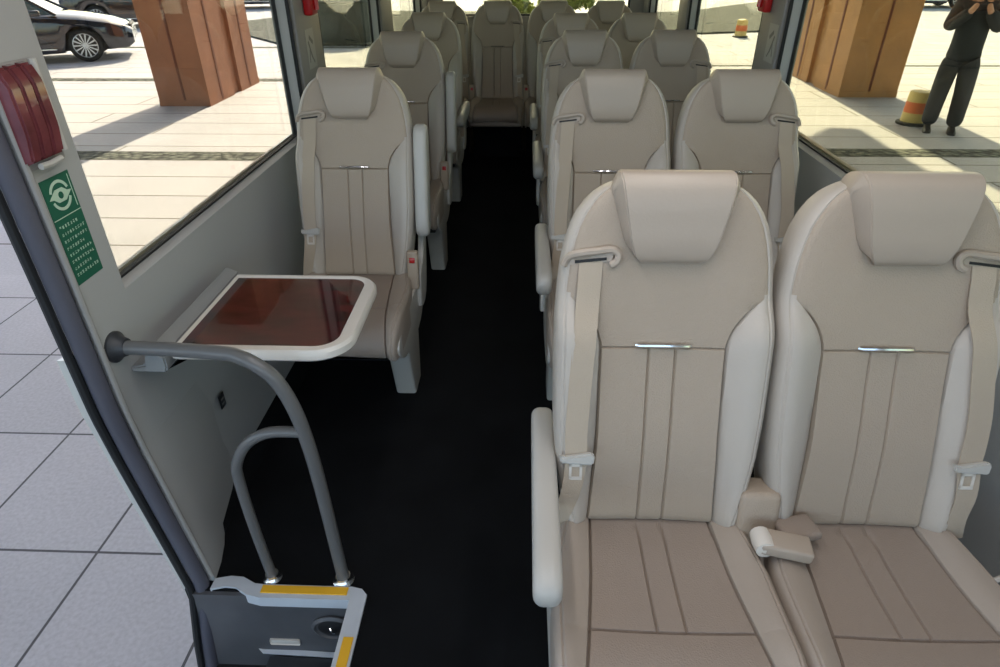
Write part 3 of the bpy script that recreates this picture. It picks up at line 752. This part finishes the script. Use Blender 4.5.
for A, B in zip(rg, rg[1:]):
    for k in range(len(A)): bm.faces.new((A[k], A[(k+1) % len(A)], B[(k+1) % len(A)], B[k]))
bm.faces.new(rg[-1]); bmesh.ops.recalc_face_normals(bm, faces=bm.faces[:]); obj('rim', bm, 'plastic_white', t)
bm = bmesh.new(); prism(bm, inset(it, .992), lambda a, b, d: (a, b, d), -.02, -.002); obj('wood_top', bm, 'table_wood', t, smooth=False)
t2 = thing('table_bracket', (XL, 1.42, .66), 'sloping pale grey wall housing and dark hinge bracket that carry the folding table', 'table bracket')
bm = bmesh.new()
prism(bm, [(0, -.01), (.084, -.01), (.090, .005), (.090, .034), (.062, .050), (.052, .050), (.044, .036), (.036, .010), (0, .004)], lambda a, b, d: (a, d, b), -.225, .23)
bmesh.ops.bevel(bm, geom=bm.edges[:], offset=.004, segments=2, affect='EDGES'); obj('housing', bm, 'wall_panel', t2)
bm = bmesh.new(); prism(bm, [(.0, -.01), (.17, -.0), (.17, .01), (.10, .0), (.05, -.05), (.0, -.09)], lambda a, b, d: (a, d, b), -.10, .02)
obj('hinge_bracket', bm, 'rail_dark', t2, smooth=False)
bm = bmesh.new()
for q in ((.065, -.103, -.015), (.03, -.103, -.04)): lathe(bm, [(.006, -.004), (.005, .002)], c=q, axis='y', seg=10)
obj('screw', bm, 'chrome', t2)
t3 = thing('wall_socket', (XL+.010, 1.505, .33), 'small black charging socket in the side wall below the table', 'socket')
bm = bmesh.new(); box(bm, (0, -.016, -.024), (.004, .016, .024), .002); obj('plate', bm, 'dark_plastic', t3)
bm = bmesh.new(); box(bm, (.004, -.008, .004), (.005, .008, .010)); box(bm, (.004, -.008, -.012), (.005, .008, -.006)); obj('port', bm, 'sticker_ink', t3)
# front corner of the wall swelling inward towards the floor
bm = bmesh.new()
lo = [(-.925, 1.12), (-.842, 1.115), (-.852, 1.18), (-.868, 1.24), (-.892, 1.30), (-.905, 1.42), (-.925, 1.5)]
hi = [(-.925, 1.135), (-.9198, 1.142), (-.9198, 1.2), (-.9198, 1.26), (-.9198, 1.32), (-.9198, 1.42), (-.925, 1.5)]
md = [((a[0]*.45+b[0]*.55), (a[1]*.5+b[1]*.5)) for a, b in zip(lo, hi)]
rows = [[bm.verts.new((x, y, z)) for x, y in r] for r, z in ((lo, -.05), (lo, .02), (md, .20), (hi, .46))]
for A, B in zip(rows, rows[1:]):
    for k in range(len(A)): bm.faces.new((A[k], A[(k+1) % len(A)], B[(k+1) % len(A)], B[k]))
bm.faces.new(rows[0]); bm.faces.new(rows[-1]); bmesh.ops.recalc_face_normals(bm, faces=bm.faces[:])
obj('trim_9', bm, 'wall_grey', kind='structure')

# ------------------------------------------------------------------ handrail
t = thing('handrail', (-.6, 1.13, 0), 'grey tubular handrail with inner hoop standing beside the door steps', 'handrail')
bm = bmesh.new()
main = [(-.91, .736), (-.80, .736), (-.66, .739), (-.62, .737)]
arc = [(-.582, .722), (-.548, .685), (-.522, .615), (-.506, .52)]
pts = [(x+.6, d_, z) for (x, z), d_ in zip(main, (.040, .036, .018, .008))]+[(x+.6, 0, z) for x, z in arc]+[(.105, 0, .36), (.116, 0, .0)]
tube(bm, spline(pts, 6), .0165, 14); obj('rail', bm, 'rail', t)
bm = bmesh.new()
pts = [(x+.6, 0, z) for x, z in ((-.512, .532), (-.57, .532), (-.61, .522), (-.655, .490), (-.690, .430), (-.698, .37), (-.695, .2), (-.684, .0))]
tube(bm, spline(pts, 6), .0135, 14); obj('hoop', bm, 'rail', t)
bm = bmesh.new(); lathe(bm, [(.036, 0), (.036, .006), (.026, .014), (.020, .03)], c=(XL+.6, .042, .736), axis='x'); obj('wall_flange', bm, 'rail_dark', t)
for x, r in ((.116, .03), (-.084, .026)):
    bm = bmesh.new(); lathe(bm, [(r, 0), (r, .004), (r*.75, .012), (r*.68, .02)], c=(x, 0, 0)); obj('foot_flange', bm, 'chrome', t)

# ------------------------------------------------------------------ seats
CA, SA = math.cos(math.radians(15.4)), math.sin(math.radians(15.4))
ZS = .46
def BP(s, t, n): return Vector((s, t*SA-n*CA, ZS+t*CA+n*SA))
WTAB = [(0, .178), (.04, .186), (.10, .196), (.16, .204), (.24, .209), (.34, .211), (.44, .211), (.50, .208), (.55, .203), (.59, .195), (.62, .186), (.645, .174), (.665, .160), (.68, .145), (.692, .127), (.702, .104), (.709, .078), (.713, .05), (.7145, .02), (.715, .004)]
def Wt(t): return interp(WTAB, t)

def backrest_bm():
    ts = [0, .006, .015, .03]+[.03+.022*k for k in range(1, 16)]+[.3785, .382, .385, .388, .392, .40, .415]+[.43+.008*k for k in range(10)]+[.515, .53, .545, .56, .575, .59, .605, .62, .633, .645, .656, .666, .674, .682, .689, .695, .700, .705, .709, .712, .714, .715]
    bm = bmesh.new(); FR = []; BK = []; info = []
    for t in ts:
        w_ = Wt(t); k = min(1, w_/.17)
        r = w_-.017*k
        b = .122+(r-.122)*max(0, min(1, (t-.375)/.116))**2.2 if t > .375 else .122+.010*(1-min(1, t/.2))
        b = min(b, r-.008*k); c = min(.026, b*.3)
        e = .0035*k
        half = [0, c*.5, c-e, c, c+e]+[c+e+(b-c-2*e)*q/6 for q in range(1, 6)]+[b-e, b, b+e]+[b+e+(r-b-2*e)*q/5 for q in range(1, 5)]+[r-e, r, r+e]+[r+e+(w_-r-e)*q/6 for q in range(1, 7)]
        ic, ib, ir = 3, 11, 18
        pos = [-x for x in half[:0:-1]]+half
        H = len(half)-1
        fr = []
        for j, s in enumerate(pos):
            a = abs(j-H); de = w_-abs(s); Rr = .036
            drop = 0
            if de < Rr: drop = Rr-math.sqrt(max(0, Rr*Rr-(Rr-de)**2))
            db = t+.004
            if db < .02: drop += .02-math.sqrt(max(0, .02**2-(.02-db)**2))
            n_ = .010
            n_ += .006*math.cos(min(1, abs(s)/.13)*math.pi/2)*(-1)           # slight hollow
            lowf = 1-sm((t-.40)/.10)
            if a >= ib: n_ += .034*math.sin(math.pi*min(1, (abs(s)-b)/max(.001, w_-b)*.62+.02))*lowf
            n_ += .012*math.exp(-((t-.18)/.13)**2)*(abs(s) < b)               # lumbar
            g = 0
            if a == ic and t < .386: g = .0055
            if a == ib and t < .495: g = .010*(1-sm((t-.44)/.045))
            if a == ir: g = .003
            if abs(t-.385) < .0005 and a <= ib: g = max(g, .005)
            fr.append(bm.verts.new(BP(s, t, n_-drop-g)))
        FR.append(fr); info.append((t, b, r))
        bk = []
        for s in pos:
            de = w_-abs(s); drop = 0
            if de < .03: drop = .03-math.sqrt(max(0, .03**2-(.03-de)**2))
            bk.append(bm.verts.new(BP(s, t, -.085+drop+.0)))
        BK.append(bk)
    n = len(FR[0]); H = (n-1)//2
    for i in range(len(ts)-1):
        tm = (ts[i]+ts[i+1])/2
        for j in range(n-1):
            a = max(abs(j-H), abs(j+1-H)); f = bm.faces.new((FR[i][j], FR[i][j+1], FR[i+1][j+1], FR[i+1][j]))
            f.material_index = 1 if (a > 18 or (a > 11 and tm < .495)) else 0
            f = bm.faces.new((BK[i][j+1], BK[i][j], BK[i+1][j], BK[i+1][j+1])); f.material_index = 1
        for j in (0, n-1):
            q = (FR[i][j], FR[i+1][j], BK[i+1][j], BK[i][j]); f = bm.faces.new(q if j == 0 else q[::-1]); f.material_index = 1
    for j in range(n-1):
        bm.faces.new((FR[0][j+1], FR[0][j], BK[0][j], BK[0][j+1])).material_index = 1
        bm.faces.new((FR[-1][j], FR[-1][j+1], BK[-1][j+1], BK[-1][j])).material_index = 1
    bmesh.ops.recalc_face_normals(bm, faces=bm.faces[:])
    return bm

def headrest_bm():
    prof = [(.558, -.012), (.553, .006), (.556, .022), (.566, .034), (.595, .042), (.63, .046), (.66, .049), (.69, .047), (.706, .040), (.718, .026), (.722, .006), (.722, -.015), (.719, -.04), (.710, -.062), (.69, -.080), (.66, -.092), (.62, -.096)]
    wt = [.058, .062, .068, .078, .091, .100, .107, .113, .116, .118, .119, .118, .116, .113, .110, .107, .10]
    P3 = spline([(a, b, c) for (a, b), c in zip(prof, [x*.975 for x in wt])], 4)
    us = [0, .2, .4, .6, .74, .82, .865, .88, .895, .92, .95, .975, .99, 1.0]
    us = [-u for u in us[:0:-1]]+us
    bm = bmesh.new(); rows = []
    m = len(P3)
    for i, p in enumerate(P3):
        d = (P3[min(i+1, m-1)]-P3[max(i-1, 0)]); tn = Vector((d.x, d.y)).normalized(); nr = Vector((-tn.y, tn.x))  # outward?
        if i == 0: c0 = nr
        row = []
        for u in us:
            a = abs(u); drop = 0
            if a > .88: drop = .030*((a-.88)/.12)**1.15
            if abs(a-.88) < .001: drop += .003
            # hollow the face slightly
            q = Vector((p.x, p.y)) - nr*drop
            row.append(bm.verts.new(BP(u*p.z, q.x, q.y)))
        rows.append(row)
    for i in range(m-1):
        for j in range(len(us)-1): bm.faces.new((rows[i][j], rows[i][j+1], rows[i+1][j+1], rows[i+1][j]))
    # side walls
    for j in (0, len(us)-1):
        s = -1 if j == 0 else 1
        cen = [bm.verts.new(BP(s*p.z*.985, .56+(p.x-.56)*.35+.035, -.04+(p.y+.04)*.35)) for p in P3]
        for i in range(m-1): bm.faces.new((rows[i][j], rows[i+1][j], cen[i+1], cen[i]))
        bm.faces.new(cen)
    bmesh.ops.recalc_face_normals(bm, faces=bm.faces[:])
    return bm

CQ = .49
def cushion_bm():
    # q = distance forward of the back line
    prof = [(-.06, -.03), (-.05, 0), (-.02, .002), (0, .0), (.02, .002), (.10, -.002), (.18, -.001), (.252, .004), (.259, .004), (.262, .004), (.265, .004), (.27, .005), (.31, .008), (.36, .006), (.39, -.002), (.412, -.018), (.426, -.040), (.432, -.065), (.428, -.088), (.415, -.10)]
    def wq(q): return interp([(-.06, .182), (.02, .190), (.12, .211), (.3, .2135), (.38, .212), (.42, .206), (.44, .202)], q)
    bm = bmesh.new(); rows = []; P_ = []
    for (a, b), (c, d) in zip(prof, prof[1:]):
        ln = max(1, int(max(abs(c-a), abs(d-b))/.03))
        for k in range(ln): P_.append((a+(c-a)*k/ln, b+(d-b)*k/ln))
    P_.append(prof[-1])
    m = len(P_)
    for i, (q, z) in enumerate(P_):
        w_ = wq(q); b = interp([(-.06, .122), (.02, .126), (.15, .135), (.30, .152), (.40, .168), (.44, .172)], q) ; c = .026
        r = w_-.016; e = .0035
        half = [0, c*.5, c-e, c, c+e]+[c+e+(b-c-2*e)*k/6 for k in range(1, 6)]+[b-e, b, b+e]+[b+e+(r-b-2*e)*k/5 for k in range(1, 5)]+[r-e, r, r+e]+[r+e+(w_-r-e)*k/4 for k in range(1, 5)]
        pos = [-x for x in half[:0:-1]]+half; H = len(half)-1
        a0 = P_[max(i-1, 0)]; a1 = P_[min(i+1, m-1)]; tn = Vector((a1[0]-a0[0], a1[1]-a0[1])).normalized(); nr = Vector((-tn.y, tn.x))
        row = []
        for j, s in enumerate(pos):
            a = abs(j-H); h = 0
            if a > 11: h += .020*math.sin(math.pi*min(1, (abs(s)-b)/max(.01, w_-b)*.7))*(1-.5*sm((q-.3)/.15))
            de = w_-abs(s)
            if de < .02: h -= .02-math.sqrt(max(0, .02**2-(.02-de)**2))
            if a == 3 and 0 < q < .263: h -= .005
            if a == 11: h -= .009
            if a == 18: h -= .003
            if abs(q-.262) < .0008 and a <= 11: h -= .006
            if abs(q-.02) < .0008 and a <= 11: h -= .005
            h -= .004*(1-(min(1, abs(s)/.13))**2)
            row.append(bm.verts.new((s, -(q+nr.x*h), ZS+z+nr.y*h)))
        # side skirt
        for s_, js in ((-1, 0), (1, -1)): pass
        rows.append(row)
    n = len(rows[0]); H = (n-1)//2
    for i in range(m-1):
        for j in range(n-1):
            a = max(abs(j-H), abs(j+1-H)); f = bm.faces.new((rows[i][j], rows[i][j+1], rows[i+1][j+1], rows[i+1][j])); f.material_index = 1 if a > 11 else 0
    # closed underside: side skirts down to z=-.12
    zb = ZS-.10
    low = []
    for i in range(m):
        L_ = rows[i][0].co; R_ = rows[i][-1].co
        low.append((bm.verts.new((L_.x, L_.y, min(zb, L_.z-.002))), bm.verts.new((R_.x, R_.y, min(zb, R_.z-.002)))))
    for i in range(m-1):
        bm.faces.new((rows[i][0], rows[i+1][0], low[i+1][0], low[i][0])).material_index = 1
        bm.faces.new((rows[i+1][-1], rows[i][-1], low[i][1], low[i+1][1])).material_index = 1
        bm.faces.new((low[i][0], low[i+1][0], low[i+1][1], low[i][1])).material_index = 1
    bm.faces.new([rows[0][j] for j in range(n)]+[low[0][1], low[0][0]]).material_index = 1
    bm.faces.new([rows[-1][j] for j in range(n)][::-1]+[low[-1][0], low[-1][1]]).material_index = 1
    bmesh.ops.recalc_face_normals(bm, faces=bm.faces[:])
    return bm

def surf_n(s, t):   # front surface height of the bolster, for things lying on it
    w_ = Wt(t); b = .122; lowf = 1-sm((t-.40)/.10)
    de = w_-abs(s); drop = .036-math.sqrt(max(0, .036**2-(.036-de)**2)) if de < .036 else 0
    v = .006
    if abs(s) > b: v += .034*math.sin(math.pi*min(1, (abs(s)-b)/(w_-b)*.62+.02))*lowf
    return v-drop

def make_seat(loc, label, group, belt=-1, arm=None, arm_side=-1, base='legs', buckle=True):
    """belt: side of the shoulder belt; arm: None/'down'/'up'"""
    t = thing('passenger_seat', loc, label, 'seat', group)
    obj('backrest', backrest_bm(), ['fabric', 'leather'], t)
    obj('headrest', headrest_bm(), 'leather_head', t)
    obj('seat_cushion', cushion_bm(), ['cushion_fabric', 'leather_seat'], t)
    # chrome bar
    bm = bmesh.new(); tube(bm, [BP(-.052, .391, .0075), BP(-.047, .391, .0115), BP(.047, .391, .0115), BP(.052, .391, .0075)], .0042, 8); obj('chrome_bar', bm, 'chrome', t)
    # belt guide: rounded loop with slot
    bm = bmesh.new(); k = belt
    gp = [(.198, .545), (.190, .562), (.172, .570), (.14, .5745), (.112, .578), (.098, .570), (.100, .556), (.112, .549)]
    tube(bm, spline([BP(k*s, tt, surf_n(s, tt)+.009) for s, tt in gp], 4), .0075, 8)
    prism(bm, [(.108, .556), (.108, .572), (.186, .563), (.186, .547)], lambda a, b, d: BP(k*a, b, surf_n(a, b)+d), -.004, .007)
    obj('belt_guide', bm, 'leather_head', t)
    bm = bmesh.new(); prism(bm, [(.119, .558), (.119, .563), (.178, .556), (.178, .551)], lambda a, b, d: BP(k*a, b, surf_n(a, b)+d), .004, .0085); obj('guide_slot', bm, 'rubber', t)
    # strap
    bm = bmesh.new()
    bx0 = .163 if belt < 0 else .176; dxb = bx0-.163
    sp = [(.148, .557), (.149, .53), (.152, .47), (.156+dxb*.3, .41), (.160+dxb*.6, .34), (.163+dxb, .27), (.165+dxb, .21), (.163+dxb, .165)]
    pth = spline([BP(k*s, tt, surf_n(s, tt)+(.004 if i < 1 else .009)) for i, (s, tt) in enumerate(sp)], 3)
    ribbon(bm, pth, (1, 0, 0), lambda u: .044, .0022)
    sp2 = [(bx0, .165, .010), (.170+dxb, .10, .012), (.184, .04, .008), (.196, -.01, .0)]
    ribbon(bm, spline([BP(k*s, tt, surf_n(min(s, .175), max(.02, tt))+n_) for s, tt, n_ in sp2], 4), (1, 0, .1*k), lambda u: .044-.012*u, .0022)
    obj('seat_belt', bm, 'strap', t)
    bm = bmesh.new()
    N0 = surf_n(bx0, .16)+.014
    prism(bm, [(-.033, .012), (-.033, -.006), (.033, -.010), (.036, .010), (.030, .016), (-.026, .006)], lambda a, b, d: BP(k*(bx0)+a, .163+b, N0+d), -.006, .008)
    bmesh.ops.bevel(bm, geom=bm.edges[:], offset=.003, segments=2, affect='EDGES')
    o = obj('belt_tongue', bm, 'plastic', t)
    bm = bmesh.new()
    for lo in (((-.014, -.042), (-.009, -.005)), ((.007, -.042), (.012, -.005)), ((-.014, -.045), (.012, -.038)), ((-.014, -.016), (.012, -.005))):
        (a, b), (c, d_) = lo; prism(bm, [(a, b), (c, b), (c, d_), (a, d_)], lambda p, q, d: BP(k*bx0+p, .163+q, N0+d), -.001, .0015)
    obj('metal_tab', bm, 'plastic_white', o, smooth=False)
    # buckle on the other side
    if buckle == 'lying':
        kx = -belt
        bm = bmesh.new(); box(bm, (-.052, -.026, -.012), (.050, .026, .016), .007, 3, mtx=Matrix.Translation((kx*.246, -.092, ZS+.036)) @ Matrix.Rotation(-.15, 4, 'Z') @ Matrix.Rotation(.1, 4, 'Y')); o = obj('buckle', bm, 'leather_head', t)
        bm = bmesh.new(); lathe(bm, [(.004, -.026), (.019, -.022), (.021, 0), (.019, .022), (.004, .026)], c=(kx*.205, -.086, ZS+.040), axis='y', seg=14); obj('buckle_button', bm, 'plastic_white', o)
        bm = bmesh.new(); box(bm, (-.042, -.045, -.15), (.042, .03, .050), .014, 3, mtx=Matrix.Translation((kx*.213, .010, ZS+.045)) @ Matrix.Rotation(-.20, 4, 'X')); obj('buckle_sleeve', bm, 'fabric', t)
        bm = bmesh.new(); box(bm, (-.035, -.03, -.01), (.045, .03, .012), .009, 3, mtx=Matrix.Translation((kx*.285, -.045, ZS+.030)) @ Matrix.Rotation(.25, 4, 'Z')); obj('buckle_cover', bm, 'cushion_fabric', t)
    elif buckle:
        kx = -belt
        Mx = Matrix.Translation((kx*.205, -.03, ZS+.055)) @ Matrix.Rotation(math.radians(-8), 4, 'X')
        bm = bmesh.new(); box(bm, (-.020, -.014, -.09), (.020, .014, .055), .007, 3, mtx=Mx); o = obj('buckle', bm, 'fabric', t)
        bm = bmesh.new(); box(bm, (-.010, -.0165, .012), (.010, -.010, .032), .002, mtx=Mx); obj('red_button', bm, 'red', o)
    # armrest
    ks = arm_side
    if arm:
        bm = bmesh.new()
        if arm == 'down':
            prof = smooth_poly([(.19, .548), (.205, .585), (.18, .612), (.10, .618), (-.19, .620), (-.27, .614), (-.295, .585), (-.275, .545), (-.21, .535), (.0, .532), (.12, .536)])
            rprism(bm, prof, lambda a, b, d: (d, a, b), ks*.226-.025, ks*.226+.025, .018)
        else:
            prof = smooth_poly([(-.005, .10), (.032, .085), (.060, .12), (.065, .22), (.065, .42), (.052, .465), (.02, .480), (-.012, .465), (-.02, .42), (-.02, .16)])
            rprism(bm, prof, lambda a, b, d: BP(d, b+.06, a-.035), ks*.238-.024, ks*.238+.024, .016)
        obj('armrest', bm, 'plastic', t)
        bm = bmesh.new()
        rprism(bm, smooth_poly([(-.02, .34), (.10, .34), (.17, .50), (.185, .57), (.13, .575), (.08, .50), (-.0, .46)], 3), lambda a, b, d: (d, a, b), ks*.216-.012, ks*.216+.010, .006)
        obj('armrest_bracket', bm, 'plastic', t)
    # side valances and frame
    for s in (-1, 1):
        bm = bmesh.new()
        rprism(bm, smooth_poly([(.08, .36), (.05, .425), (-.05, .43), (-.30, .432), (-.39, .42), (-.415, .385), (-.38, .34), (-.28, .29), (-.05, .26), (.07, .29)], 3), lambda a, b, d: (d, a, b), s*.212, s*.198, .006)
        obj('side_valance', bm, 'plastic', t)
    bm = bmesh.new(); box(bm, (-.19, -.36, .31), (.19, .04, .362), .01); obj('seat_pan', bm, 'dark_plastic', t)
    if base == 'legs':
        for s in (arm_side,):
            bm = bmesh.new(); rprism(bm, [(-.12, 0), (-.0, 0), (.05, .33), (-.28, .33), (-.20, .26)], lambda a, b, d: (d, a, b), s*.155-.04, s*.155+.04, .012)
            obj('leg', bm, 'plastic', t)
    else:
        bm = bmesh.new(); box(bm, (-.20, -.08, 0), (.20, .10, .285), .01); obj('base_box', bm, 'carpet', t)
        bm = bmesh.new(); box(bm, (-.206, -.415, .325), (.206, -.36, .43), .018, 3); obj('front_panel', bm, 'leather_seat', t)
    return t

G1 = 'double seats right of the aisle'; G2 = 'single seats left of the aisle'; G3 = 'rear row seats'
ri = make_seat((.277, .955, 0), 'front right inner seat, nearest beige seat beside the aisle with lowered armrest', G1, -1, 'down', -1, buckle='lying')
ro = make_seat((.704, .955, 0), 'front right outer seat, nearest beige seat by the window at the picture edge', G1, 1, None, arm_side=1, buckle=None)
bm = bmesh.new(); tube(bm, spline([(.228, -.05, .418), (.236, -.055, .395), (.252, -.055, .375), (.29, -.055, .362), (.31, -.055, .375)], 4), .006, 8); obj('belt_anchor_loop', bm, 'plastic_white', ro)
# inner/outer copies
copy_thing(ri, (.297, 2.09, 0), 'second row right inner seat, beige, directly behind the nearest aisle seat')
copy_thing(ro, (.735, 2.09, 0), 'second row right outer seat, beige, beside the right window pillar')
copy_thing(ri, (.297, 3.30, 0), 'third row right inner seat, beside the aisle, its headrest between rows two and four')
copy_thing(ro, (.735, 3.30, 0), 'third row right outer seat, beige, behind the second window-side seat')
copy_thing(ri, (.285, 4.28, 0), 'fourth row right inner seat, beige, just in front of the rear row')
copy_thing(ro, (.715, 4.28, 0), 'fourth row right outer seat, beige, mostly hidden behind the third row window seat')
l1 = make_seat((-.605, 2.12, 0), 'front left single seat behind the folding table, beige, armrest folded up', G2, -1, 'up', 1)
copy_thing(l1, (-.615, 3.25, 0), 'second left single seat, beige, armrest folded up, behind the table seat')
l3 = make_seat((-.630, 4.35, 0), 'third left single seat, beige, armrest lowered, nearest the rear row', G2, -1, 'down', 1)
re_ = make_seat((-.225, 5.42, 0), 'middle rear row seat facing down the aisle', G3, 1, None, base='bench')
copy_thing(re_, (-.665, 5.42, 0), 'left end seat of the rear row, half hidden by the left single seats')
copy_thing(re_, (.215, 5.42, 0), 'rear row seat right of the middle one')
copy_thing(re_, (.660, 5.42, 0), 'right end seat of the rear row beside the right window')
